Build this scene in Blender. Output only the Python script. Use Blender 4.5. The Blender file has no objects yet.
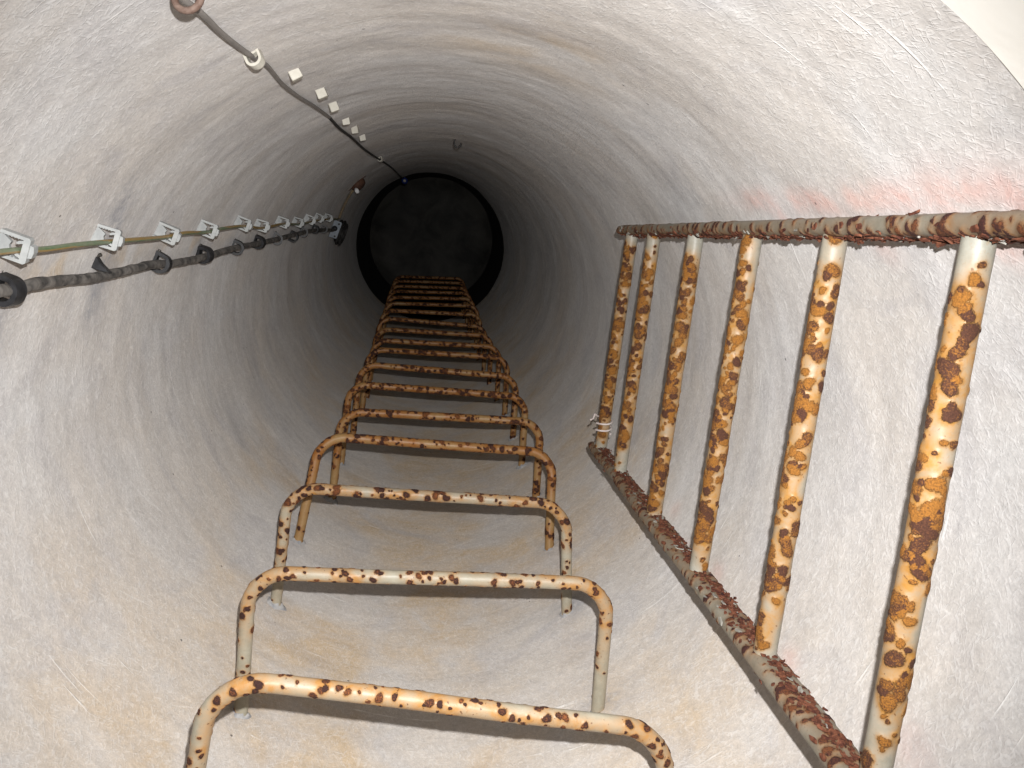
import bpy, math, random
import numpy as np
from mathutils import Matrix, Vector, Euler

# ------------------------------------------------------------------ camera, light, exposure
scene = bpy.context.scene
COL = scene.collection
R = 0.45                                   # inner radius of the shaft (m); axis = world Z, camera looks down
CAM = Vector((-0.0083, 0.2617, 0.0))
CAM_ROT = Euler((-0.2079, -0.0882, 0.0458), 'XYZ')
cd = bpy.data.cameras.new('camera')
cam = bpy.data.objects.new('camera', cd)
COL.objects.link(cam)
cam.location = CAM
cam.rotation_euler = CAM_ROT
cd.sensor_width = 36.0
cd.lens = 850.0 / 1024.0 * 36.0
cd.clip_start = 0.01
scene.camera = cam

world = bpy.data.worlds.new('world')
scene.world = world
world.use_nodes = True
world.node_tree.nodes['Background'].inputs[0].default_value = (0.55, 0.6, 0.7, 1)
world.node_tree.nodes['Background'].inputs[1].default_value = 0.02

# the camera's flash: a small lamp up and to the right of the lens, wide beam
fd = bpy.data.lights.new('flash', 'SPOT')
fd.energy = 105.0
fd.shadow_soft_size = 0.0045
fd.spot_size = math.radians(89)
fd.spot_blend = 1.0
fd.color = (1.0, 0.995, 0.985)
flash = bpy.data.objects.new('flash', fd)
COL.objects.link(flash)
flash.location = CAM + CAM_ROT.to_matrix() @ Vector((0.021, 0.046, 0.0))
flash.rotation_euler = (CAM_ROT.to_matrix() @ Euler((-0.105, 0.055, 0.0)).to_matrix()).to_euler()   # head droops a little

vs = scene.view_settings
vs.view_transform = 'Standard'
vs.look = 'None'
vs.exposure = 0.0
vs.gamma = 1.0
vs.use_curve_mapping = False

rng = np.random.default_rng(7)
random.seed(7)

# ------------------------------------------------------------------ numpy noise
def _hash(ix, iy, iz, seed):
    h = (ix * 374761393 + iy * 668265263 + iz * 2147483647 + seed * 974634721) & 0xffffffff
    h = ((h ^ (h >> 13)) * 1274126177) & 0xffffffff
    h = ((h ^ (h >> 16)) * 2246822519) & 0xffffffff
    return ((h ^ (h >> 15)) & 0xffffff) / float(0xffffff)

def vnoise(p, seed=0):
    """value noise 0..1 at points p (N,3)"""
    i = np.floor(p).astype(np.int64)
    f = p - i
    f = f * f * (3 - 2 * f)
    out = 0
    for dx in (0, 1):
        wx = f[:, 0] if dx else 1 - f[:, 0]
        for dy in (0, 1):
            wy = f[:, 1] if dy else 1 - f[:, 1]
            for dz in (0, 1):
                wz = f[:, 2] if dz else 1 - f[:, 2]
                out = out + wx * wy * wz * _hash(i[:, 0] + dx, i[:, 1] + dy, i[:, 2] + dz, seed)
    return out

def fbm(p, seed=0, octaves=3):
    a, s, t = 0.5, 0.0, 0.0
    for o in range(octaves):
        s = s + a * vnoise(p * (2 ** o), seed + 17 * o)
        t += a
        a *= 0.5
    return s / t

def smooth(a, b, x):
    t = np.clip((x - a) / (b - a), 0, 1)
    return t * t * (3 - 2 * t)

# ------------------------------------------------------------------ object helpers
def tag(o, label=None, cat=None, group=None, kind=None):
    if label: o['label'] = label
    if cat: o['category'] = cat
    if group: o['group'] = group
    if kind: o['kind'] = kind
    return o

def empty(name, loc=(0, 0, 0), rotz=0.0):
    o = bpy.data.objects.new(name, None)
    o.empty_display_size = 0.02
    COL.objects.link(o)
    o.location = loc
    o.rotation_euler = (0, 0, rotz)
    return o

def mesh_obj(name, verts, faces, mat, parent=None, smooth_shade=True, attr=None, auto=None):
    me = bpy.data.meshes.new(name)
    me.from_pydata([tuple(map(float, v)) for v in verts] if not isinstance(verts, np.ndarray) else verts.tolist(), [], faces if not isinstance(faces, np.ndarray) else faces.tolist())
    me.materials.append(mat)
    if smooth_shade:
        me.polygons.foreach_set('use_smooth', np.ones(len(me.polygons), dtype=bool))
    if attr is not None:
        for an, data in attr.items():
            ca = me.color_attributes.new(an, 'FLOAT_COLOR', 'POINT')
            ca.data.foreach_set('color', np.asarray(data, dtype=np.float32).ravel())
    me.update()
    if auto is not None:
        me.set_sharp_from_angle(angle=math.radians(auto))
    o = bpy.data.objects.new(name, me)
    COL.objects.link(o)
    if parent is not None:
        o.parent = parent
    return o

def copy_tree(o, parent=None):
    c = o.copy()
    COL.objects.link(c)
    c.parent = parent
    for ch in list(o.children):
        copy_tree(ch, c)
    return c

class MB:
    """collects boxes / prisms / tubes in one mesh"""
    def __init__(self):
        self.v, self.f = [], []
    def add(self, v, f):
        b = len(self.v)
        self.v += [tuple(map(float, p)) for p in v]
        self.f += [tuple(int(i) + b for i in q) for q in f]
        return self
    def box(self, x0, x1, y0, y1, z0, z1, c=0.0):
        """box with chamfered outline in XY (chamfer c)"""
        if c <= 0:
            poly = [(x0, y0), (x1, y0), (x1, y1), (x0, y1)]
        else:
            poly = [(x0 + c, y0), (x1 - c, y0), (x1, y0 + c), (x1, y1 - c), (x1 - c, y1), (x0 + c, y1), (x0, y1 - c), (x0, y0 + c)]
        return self.prism(poly, z0, z1)
    def prism(self, poly, z0, z1, ch=0.0):
        n = len(poly)
        cx = sum(p[0] for p in poly) / n
        cy = sum(p[1] for p in poly) / n
        v, f = [], []
        if ch > 0:
            rings = [(z0, 1), (z0 + ch, 0), (z1 - ch, 0), (z1, 1)]
        else:
            rings = [(z0, 0), (z1, 0)]
        for z, s in rings:
            for (x, y) in poly:
                if s:
                    d = math.hypot(x - cx, y - cy) or 1
                    k = max(0.3, 1 - ch / d)
                    v.append((cx + (x - cx) * k, cy + (y - cy) * k, z))
                else:
                    v.append((x, y, z))
        f.append(tuple(reversed(range(n))))
        for r in range(len(rings) - 1):
            for i in range(n):
                j = (i + 1) % n
                f.append((r * n + i, r * n + j, (r + 1) * n + j, (r + 1) * n + i))
        f.append(tuple(range((len(rings) - 1) * n, len(rings) * n)))
        return self.add(v, f)
    def tube(self, pts, rad, segs=10):
        v, f, _, _ = tube_arrays(np.asarray(pts, float), rad, segs)
        return self.add(v.tolist(), f)
    def build(self, name, mat, parent=None, smooth_shade=False, auto=None):
        return mesh_obj(name, self.v, self.f, mat, parent, smooth_shade, auto=auto)

def resample(pts, step):
    pts = np.asarray(pts, float)
    d = np.r_[0, np.cumsum(np.linalg.norm(np.diff(pts, axis=0), axis=1))]
    n = max(2, int(math.ceil(d[-1] / step)) + 1)
    s = np.linspace(0, d[-1], n)
    return np.stack([np.interp(s, d, pts[:, k]) for k in range(3)], 1), s

def catmull(pts, n=8):
    P = np.asarray(pts, float)
    P = np.vstack([2 * P[0] - P[1], P, 2 * P[-1] - P[-2]])
    out = []
    for i in range(1, len(P) - 2):
        for t in np.linspace(0, 1, n, endpoint=False):
            p0, p1, p2, p3 = P[i - 1], P[i], P[i + 1], P[i + 2]
            out.append(0.5 * ((2 * p1) + (-p0 + p2) * t + (2 * p0 - 5 * p1 + 4 * p2 - p3) * t * t + (-p0 + 3 * p1 - 3 * p2 + p3) * t ** 3))
    out.append(P[-2])
    return np.array(out)

def frames(pts, up=None):
    T = np.gradient(pts, axis=0)
    T /= np.linalg.norm(T, axis=1)[:, None]
    N = np.zeros_like(T)
    a = np.array([0, 0, 1.0]) if up is None else np.asarray(up, float)
    if abs(a @ T[0]) > 0.9:
        a = np.array([1.0, 0, 0])
    n = a - T[0] * (a @ T[0])
    n /= np.linalg.norm(n)
    N[0] = n
    for i in range(1, len(pts)):
        n = N[i - 1] - T[i] * (N[i - 1] @ T[i])
        N[i] = n / np.linalg.norm(n)
    return T, N, np.cross(T, N)

def tube_arrays(pts, rad, segs=12, caps=True, up=None):
    """rad: scalar, (n,) or (n,segs). returns verts, faces(list), ring index per vert, phi per vert"""
    n = len(pts)
    T, N, B = frames(pts, up)
    phi = np.linspace(0, 2 * np.pi, segs, endpoint=False)
    rad = np.asarray(rad, float)
    if rad.ndim == 0: rad = np.full((n, segs), float(rad))
    elif rad.ndim == 1: rad = np.repeat(rad[:, None], segs, 1)
    V = pts[:, None, :] + rad[..., None] * (np.cos(phi)[None, :, None] * N[:, None, :] + np.sin(phi)[None, :, None] * B[:, None, :])
    V = V.reshape(-1, 3)
    i = np.arange(n - 1)[:, None] * segs
    j = np.arange(segs)[None, :]
    k = (j + 1) % segs
    F = np.stack([i + j, i + k, i + segs + k, i + segs + j], -1).reshape(-1, 4).tolist()
    if caps:
        F.append(list(reversed(range(segs))))
        F.append(list(range((n - 1) * segs, n * segs)))
    return V, F, np.repeat(np.arange(n), segs), np.tile(phi, n)

# ------------------------------------------------------------------ materials
def new_mat(name):
    m = bpy.data.materials.new(name)
    m.use_nodes = True
    nt = m.node_tree
    return m, nt, nt.nodes['Principled BSDF']

def nd(nt, typ, **kw):
    n = nt.nodes.new(typ)
    for k, v in kw.items():
        if k.startswith('i_'):
            n.inputs[k[2:].replace('_', ' ')].default_value = v
        else:
            setattr(n, k, v)
    return n

def noise(nt, vec, scale, detail=3, rough=0.55, dist=0.0):
    n = nd(nt, 'ShaderNodeTexNoise')
    n.inputs['Scale'].default_value = scale
    n.inputs['Detail'].default_value = detail
    n.inputs['Roughness'].default_value = rough
    n.inputs['Distortion'].default_value = dist
    nt.links.new(vec, n.inputs['Vector'])
    return n.outputs['Fac']

def mapping(nt, vec, scale=(1, 1, 1), rot=(0, 0, 0), loc=(0, 0, 0)):
    # TEXTURE mapping turns first and stretches afterwards, so strokes can run in any direction
    n = nd(nt, 'ShaderNodeMapping', vector_type='TEXTURE')
    n.inputs['Scale'].default_value = tuple(1.0 / q for q in scale)
    n.inputs['Rotation'].default_value = rot
    n.inputs['Location'].default_value = loc
    nt.links.new(vec, n.inputs['Vector'])
    return n.outputs['Vector']

def remap(nt, fac, a, b, lo=0.0, hi=1.0):
    n = nd(nt, 'ShaderNodeMapRange')
    n.inputs['From Min'].default_value = a
    n.inputs['From Max'].default_value = b
    n.inputs['To Min'].default_value = lo
    n.inputs['To Max'].default_value = hi
    nt.links.new(fac, n.inputs['Value'])
    return n.outputs['Result']

def mth(nt, op, a, b=None, c=None, clamp=False):
    n = nd(nt, 'ShaderNodeMath', operation=op)
    n.use_clamp = clamp
    for i, x in enumerate((a, b, c)):
        if x is None: continue
        if isinstance(x, (int, float)): n.inputs[i].default_value = x
        else: nt.links.new(x, n.inputs[i])
    return n.outputs[0]

def mix(nt, fac, a, b, mode='MIX'):
    n = nd(nt, 'ShaderNodeMix', data_type='RGBA', blend_type=mode)
    for s, x in ((n.inputs[0], fac), (n.inputs[6], a), (n.inputs[7], b)):
        if isinstance(x, (int, float)): s.default_value = x
        elif isinstance(x, tuple): s.default_value = (*x, 1) if len(x) == 3 else x
        else: nt.links.new(x, s)
    return n.outputs[2]

def bump(nt, height, strength, dist, prev=None):
    n = nd(nt, 'ShaderNodeBump')
    n.inputs['Strength'].default_value = strength
    n.inputs['Distance'].default_value = dist
    nt.links.new(height, n.inputs['Height'])
    if prev is not None: nt.links.new(prev, n.inputs['Normal'])
    return n.outputs['Normal']

def objco(nt):
    return nd(nt, 'ShaderNodeTexCoord').outputs['Object']

def sep_attr(nt, name):
    a = nd(nt, 'ShaderNodeAttribute', attribute_name=name)
    s = nd(nt, 'ShaderNodeSeparateColor')
    nt.links.new(a.outputs['Color'], s.inputs[0])
    return s.outputs[0], s.outputs[1], s.outputs[2]

def concrete_mat():
    m, nt, b = new_mat('render_plaster')
    co = objco(nt)
    pink, smear, tan = sep_attr(nt, 'stain')
    low = noise(nt, co, 2.6, 4, 0.6, 0.4)
    mid = noise(nt, co, 11.0, 4, 0.6, 0.8)
    fine = noise(nt, co, 115.0, 4, 0.7, 0.6)
    grain = noise(nt, co, 420.0, 2, 0.6)
    ring = noise(nt, mapping(nt, co, (3.2, 3.2, 30)), 1.0, 5, 0.62, 0.3)
    ringf = noise(nt, mapping(nt, co, (40, 40, 80), (0.16, 0.12, 0)), 1.0, 4, 0.6, 1.5)
    scr = noise(nt, mapping(nt, co, (7, 7, 190), (0.10, -0.14, 0.3)), 1.0, 2, 0.5, 0.5)
    scrm = mth(nt, 'MULTIPLY', remap(nt, scr, 0.66, 0.74), remap(nt, mid, 0.48, 0.60))
    scr2 = noise(nt, mapping(nt, co, (14, 14, 260), (0.5, 0.55, 0.3)), 1.0, 2, 0.5, 0.4)
    scr2m = remap(nt, scr2, 0.67, 0.75)
    fib = None
    for i, rot in enumerate(((0.7, 0.2, 0.0), (1.5, 0.4, 1.0), (0.2, 1.4, 0.4), (2.3, 0.9, 2.0), (0.9, 2.4, 0.7))):
        s = noise(nt, mapping(nt, co, (90, 90, 360), rot, (i * 3.1, i, 0)), 1.0, 1, 0.5, 0.8)
        s = remap(nt, s, 0.61, 0.75)
        fib = s if fib is None else mth(nt, 'ADD', fib, s)
    fib = mth(nt, 'MINIMUM', fib, 1.0)
    base = mix(nt, remap(nt, low, 0.35, 0.66), (0.525, 0.51, 0.503), (0.485, 0.458, 0.437))
    base = mix(nt, remap(nt, mid, 0.40, 0.66, 0.0, 0.55), base, (0.565, 0.56, 0.56))
    base = mix(nt, mth(nt, 'MULTIPLY', tan, remap(nt, mid, 0.25, 0.62, 0.2, 1.0)), base, (0.49, 0.375, 0.25))
    mid2 = noise(nt, mapping(nt, co, (1, 1, 1), (0, 0, 0), (5, 3, 1)), 6.0, 5, 0.65, 1.2)
    base = mix(nt, remap(nt, mid2, 0.50, 0.70, 0.0, 0.50), base, (0.385, 0.37, 0.38))
    # streaks of the trowel, running round the shaft
    base = mix(nt, 1.0, base, remap(nt, ring, 0.25, 0.75, 0.93, 1.06), 'MULTIPLY')
    base = mix(nt, 1.0, base, remap(nt, ringf, 0.25, 0.75, 0.94, 1.06), 'MULTIPLY')
    base = mix(nt, 1.0, base, remap(nt, fine, 0.25, 0.75, 0.86, 1.13), 'MULTIPLY')
    base = mix(nt, 1.0, base, remap(nt, grain, 0.25, 0.75, 0.90, 1.10), 'MULTIPLY')
    base = mix(nt, mth(nt, 'MULTIPLY', fib, 0.23), base, (0.74, 0.735, 0.73))
    base = mix(nt, mth(nt, 'MULTIPLY', scrm, 0.6), base, (0.82, 0.81, 0.79))
    base = mix(nt, mth(nt, 'MULTIPLY', scr2m, 0.22), base, (0.78, 0.77, 0.76))
    # dark smudges with their own ragged shape
    drk = noise(nt, mapping(nt, co, (12, 12, 46), (0.1, 0.2, 0)), 1.0, 4, 0.7, 1.5)
    base = mix(nt, remap(nt, drk, 0.66, 0.80, 0.0, 0.45), base, (0.27, 0.27, 0.285))
    sm = mth(nt, 'MULTIPLY', smear, remap(nt, noise(nt, co, 60, 4, 0.7, 1.0), 0.34, 0.60))
    base = mix(nt, mth(nt, 'MULTIPLY', sm, 0.72), base, (0.25, 0.255, 0.28))
    pk = mth(nt, 'MULTIPLY', pink, remap(nt, noise(nt, co, 30, 4, 0.7, 0.6), 0.30, 0.62, 0.3, 1.0))
    base = mix(nt, mth(nt, 'MULTIPLY', pk, 0.46), base, (0.70, 0.34, 0.27))
    spk = nd(nt, 'ShaderNodeTexVoronoi', feature='F1')
    spk.inputs['Scale'].default_value = 34.0
    nt.links.new(co, spk.inputs['Vector'])
    keep = nd(nt, 'ShaderNodeSeparateColor')
    nt.links.new(spk.outputs['Color'], keep.inputs[0])
    sk = mth(nt, 'MULTIPLY', mth(nt, 'LESS_THAN', spk.outputs['Distance'], 0.062), mth(nt, 'GREATER_THAN', keep.outputs[0], 0.90))
    base = mix(nt, mth(nt, 'MULTIPLY', sk, 0.75), base, (0.05, 0.045, 0.045))
    nt.links.new(base, b.inputs['Base Color'])
    b.inputs['Roughness'].default_value = 0.82
    b.inputs['Diffuse Roughness'].default_value = 0.2
    b.inputs['Specular IOR Level'].default_value = 0.25
    h = mth(nt, 'ADD', mth(nt, 'MULTIPLY', fine, 0.8), mth(nt, 'MULTIPLY', fib, 0.35))
    h = mth(nt, 'ADD', h, mth(nt, 'MULTIPLY', ringf, 0.2))
    h = mth(nt, 'ADD', h, mth(nt, 'MULTIPLY', scrm, 0.7))
    nt.links.new(bump(nt, h, 0.6, 0.0012), b.inputs['Normal'])
    return m

def simple_mat(name, c1, c2, scale, rough=0.6, bumpd=0.0006, metallic=0.0, strength=0.5, spec=0.4, stretch=(1, 1, 1)):
    m, nt, b = new_mat(name)
    co = mapping(nt, objco(nt), stretch)
    n = noise(nt, co, scale, 4, 0.6, 0.5)
    nt.links.new(mix(nt, remap(nt, n, 0.35, 0.65), c1, c2), b.inputs['Base Color'])
    b.inputs['Roughness'].default_value = rough
    b.inputs['Metallic'].default_value = metallic
    b.inputs['Specular IOR Level'].default_value = spec
    nt.links.new(bump(nt, n, strength, bumpd), b.inputs['Normal'])
    return m

def mix_v(nt, a, b):
    return mth(nt, 'MULTIPLY', mth(nt, 'ADD', a, b), 0.5)

def rust_paint_mat(name, paint, paint2, wash, dark, amber):
    """painted steel: attribute 'wear' r = blister, g = orange wash, b = tone of the blister"""
    m, nt, b = new_mat(name)
    co = objco(nt)
    bl, wa, tone = sep_attr(nt, 'wear')
    n1 = noise(nt, co, 60, 4, 0.65, 0.5)
    n2 = noise(nt, co, 420, 5, 0.75, 0.6)
    n3 = noise(nt, co, 900, 2, 0.6)
    base = mix(nt, remap(nt, n1, 0.35, 0.65), paint, paint2)
    wf = mth(nt, 'MULTIPLY', wa, remap(nt, n1, 0.30, 0.62, 0.35, 1.0), clamp=True)
    base = mix(nt, wf, base, wash)
    e = mth(nt, 'ADD', bl, mth(nt, 'MULTIPLY', mth(nt, 'SUBTRACT', n2, 0.5), 1.0))
    halo = remap(nt, e, 0.05, 0.40)
    base = mix(nt, mth(nt, 'MULTIPLY', halo, 0.75), base, mix(nt, 0.45, wash, amber))
    spot = remap(nt, e, 0.40, 0.56)
    t = mth(nt, 'ADD', tone, mth(nt, 'MULTIPLY', mth(nt, 'SUBTRACT', mix_v(nt, n2, n3), 0.5), 2.0))
    col = mix(nt, remap(nt, t, 0.30, 0.75), dark, amber)
    col = mix(nt, 1.0, col, remap(nt, n3, 0.3, 0.7, 0.65, 1.4), 'MULTIPLY')
    base = mix(nt, spot, base, col)
    pit = mth(nt, 'MULTIPLY', remap(nt, noise(nt, co, 260, 2, 0.5, 0.3), 0.66, 0.72), remap(nt, wa, 0.1, 0.6))
    base = mix(nt, mth(nt, 'MULTIPLY', pit, 0.8), base, mix(nt, 0.4, dark, amber))
    nt.links.new(base, b.inputs['Base Color'])
    nt.links.new(remap(nt, spot, 0, 1, 0.46, 0.88), b.inputs['Roughness'])
    b.inputs['Specular IOR Level'].default_value = 0.32
    h = mth(nt, 'ADD', mth(nt, 'MULTIPLY', n2, mth(nt, 'ADD', mth(nt, 'MULTIPLY', spot, 1.0), 0.12)), mth(nt, 'MULTIPLY', spot, 0.35))
    nt.links.new(bump(nt, h, 0.8, 0.0012), b.inputs['Normal'])
    return m

M = {}
M['wall'] = concrete_mat()
M['collar'] = simple_mat('collar_plaster', (0.82, 0.79, 0.73), (0.87, 0.85, 0.80), 14, 0.8, 0.001)
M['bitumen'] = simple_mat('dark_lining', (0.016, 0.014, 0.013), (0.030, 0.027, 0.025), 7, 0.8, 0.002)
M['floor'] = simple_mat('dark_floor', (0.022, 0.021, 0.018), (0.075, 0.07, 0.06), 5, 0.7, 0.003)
M['outer'] = simple_mat('raw_concrete', (0.30, 0.29, 0.28), (0.36, 0.35, 0.33), 8, 0.9, 0.002)
M['step'] = rust_paint_mat('cream_paint_rust', (0.255, 0.232, 0.178), (0.315, 0.292, 0.23), (0.315, 0.158, 0.048), (0.030, 0.011, 0.008), (0.145, 0.046, 0.012))
M['step_rusty'] = rust_paint_mat('rust_over_paint', (0.24, 0.14, 0.055), (0.29, 0.19, 0.085), (0.225, 0.086, 0.018), (0.032, 0.011, 0.007), (0.145, 0.048, 0.011))
M['rung'] = rust_paint_mat('grey_paint_rust', (0.21, 0.202, 0.165), (0.28, 0.27, 0.232), (0.275, 0.135, 0.031), (0.050, 0.018, 0.009), (0.185, 0.074, 0.011))
M['rail'] = rust_paint_mat('rail_paint_rust', (0.165, 0.15, 0.117), (0.225, 0.21, 0.17), (0.185, 0.097, 0.041), (0.038, 0.011, 0.008), (0.12, 0.040, 0.013))
M['flake'] = simple_mat('rust_flake', (0.045, 0.013, 0.009), (0.15, 0.056, 0.030), 170, 0.85, 0.0008, strength=0.8, spec=0.2)
M['flakegrey'] = simple_mat('paint_flake', (0.16, 0.15, 0.13), (0.26, 0.245, 0.215), 120, 0.7, 0.0005)
M['mortar'] = simple_mat('mortar_grey', (0.24, 0.24, 0.25), (0.40, 0.39, 0.38), 70, 0.9, 0.002, strength=0.9)
M['white_plastic'] = simple_mat('grey_white_plastic', (0.29, 0.30, 0.30), (0.37, 0.38, 0.375), 60, 0.5, 0.0003)
M['cream_plastic'] = simple_mat('cream_plastic', (0.42, 0.395, 0.335), (0.50, 0.475, 0.415), 90, 0.5, 0.0004)
M['black_plastic'] = simple_mat('black_plastic', (0.010, 0.010, 0.011), (0.028, 0.028, 0.031), 90, 0.5, 0.0005)
M['black_cable'] = simple_mat('black_cable_skin', (0.045, 0.042, 0.040), (0.20, 0.185, 0.17), 55, 0.7, 0.0012, strength=0.8)
M['black_far'] = simple_mat('black_wire_skin', (0.018, 0.017, 0.016), (0.045, 0.042, 0.04), 80, 0.6, 0.0005)
M['grey_cable'] = simple_mat('grey_cable_skin', (0.185, 0.168, 0.157), (0.245, 0.225, 0.21), 60, 0.55, 0.0004)
M['rusty'] = simple_mat('rusty_iron', (0.075, 0.040, 0.028), (0.16, 0.11, 0.088), 110, 0.8, 0.0010, strength=0.8)
M['darkrust'] = simple_mat('dark_rusty_iron', (0.05, 0.022, 0.014), (0.13, 0.06, 0.035), 60, 0.8, 0.001)
M['blue'] = simple_mat('blue_plastic', (0.01, 0.025, 0.14), (0.015, 0.035, 0.20), 40, 0.4, 0.0003)
M['whiteknob'] = simple_mat('white_ceramic', (0.85, 0.85, 0.85), (0.93, 0.93, 0.92), 40, 0.2, 0.0002)
M['bracket'] = simple_mat('galvanised_grey', (0.20, 0.23, 0.27), (0.27, 0.30, 0.34), 60, 0.5, 0.0003)
M['steel_nail'] = simple_mat('dark_nail', (0.05, 0.045, 0.04), (0.10, 0.09, 0.08), 90, 0.5, 0.0003, metallic=0.6)
M['wire'] = simple_mat('pale_wire', (0.48, 0.40, 0.38), (0.58, 0.52, 0.49), 90, 0.6, 0.0003)

def earth_mat():
    m, nt, b = new_mat('green_yellow_skin')
    g, d, _ = sep_attr(nt, 'wear')
    n = noise(nt, objco(nt), 90, 4, 0.6)
    base = mix(nt, remap(nt, g, 0.45, 0.55), (0.30, 0.18, 0.025), (0.10, 0.165, 0.075))
    base = mix(nt, remap(nt, n, 0.4, 0.7, 0.0, 0.45), base, (0.30, 0.24, 0.17))
    base = mix(nt, d, base, (0.36, 0.34, 0.32))
    nt.links.new(base, b.inputs['Base Color'])
    b.inputs['Roughness'].default_value = 0.5
    return m
M['earth'] = earth_mat()

# ------------------------------------------------------------------ the shaft
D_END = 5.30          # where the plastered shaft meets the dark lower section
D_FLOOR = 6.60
Z_COLLAR = -0.443     # joint of the lighter collar above
Z_TOP = 0.45

# step irons: left corner x,y - right corner x,y - depth
STEPS = [(-0.200, -0.168, 0.235, -0.230, -0.725), (-0.223, -0.190, 0.227, -0.205, -1.000), (-0.226, -0.184, 0.217, -0.206, -1.302),
         (-0.212, -0.177, 0.233, -0.202, -1.583), (-0.200, -0.192, 0.242, -0.207, -1.844), (-0.208, -0.185, 0.235, -0.207, -2.100),
         (-0.203, -0.183, 0.236, -0.208, -2.362), (-0.201, -0.187, 0.234, -0.202, -2.637), (-0.203, -0.197, 0.227, -0.208, -2.883),
         (-0.211, -0.199, 0.217, -0.211, -3.157), (-0.217, -0.194, 0.211, -0.216, -3.431), (-0.222, -0.196, 0.204, -0.203, -3.710),
         (-0.224, -0.197, 0.205, -0.195, -3.985), (-0.229, -0.198, 0.198, -0.192, -4.257), (-0.236, -0.195, 0.194, -0.192, -4.531),
         (-0.240, -0.194, 0.190, -0.192, -4.803), (-0.243, -0.190, 0.186, -0.188, -5.078), (-0.245, -0.186, 0.184, -0.184, -5.349)]
ROOTS = {1: ((-0.237, 0.003), (0.225, -0.004)), 2: ((-0.246, 0.011), (0.226, 0.018)), 3: ((-0.250, 0.038), (0.231, 0.037))}

def step_roots(k):
    lx, ly, rx, ry, z = STEPS[k]
    if k in ROOTS:
        (ax, az), (bx, bz) = ROOTS[k]
    else:
        ax, az, bx, bz = lx - 0.020, 0.012, rx - 0.004, 0.012
        if k == 0:
            ax, bx, az, bz = -0.236, 0.226, 0.0, 0.0
    return (ax, z + az), (bx, z + bz)

def drift(z):
    """the lower rings of the shaft stand a little out of line"""
    return -0.030 * smooth(-3.3, -5.2, np.asarray(z, float))

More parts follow.
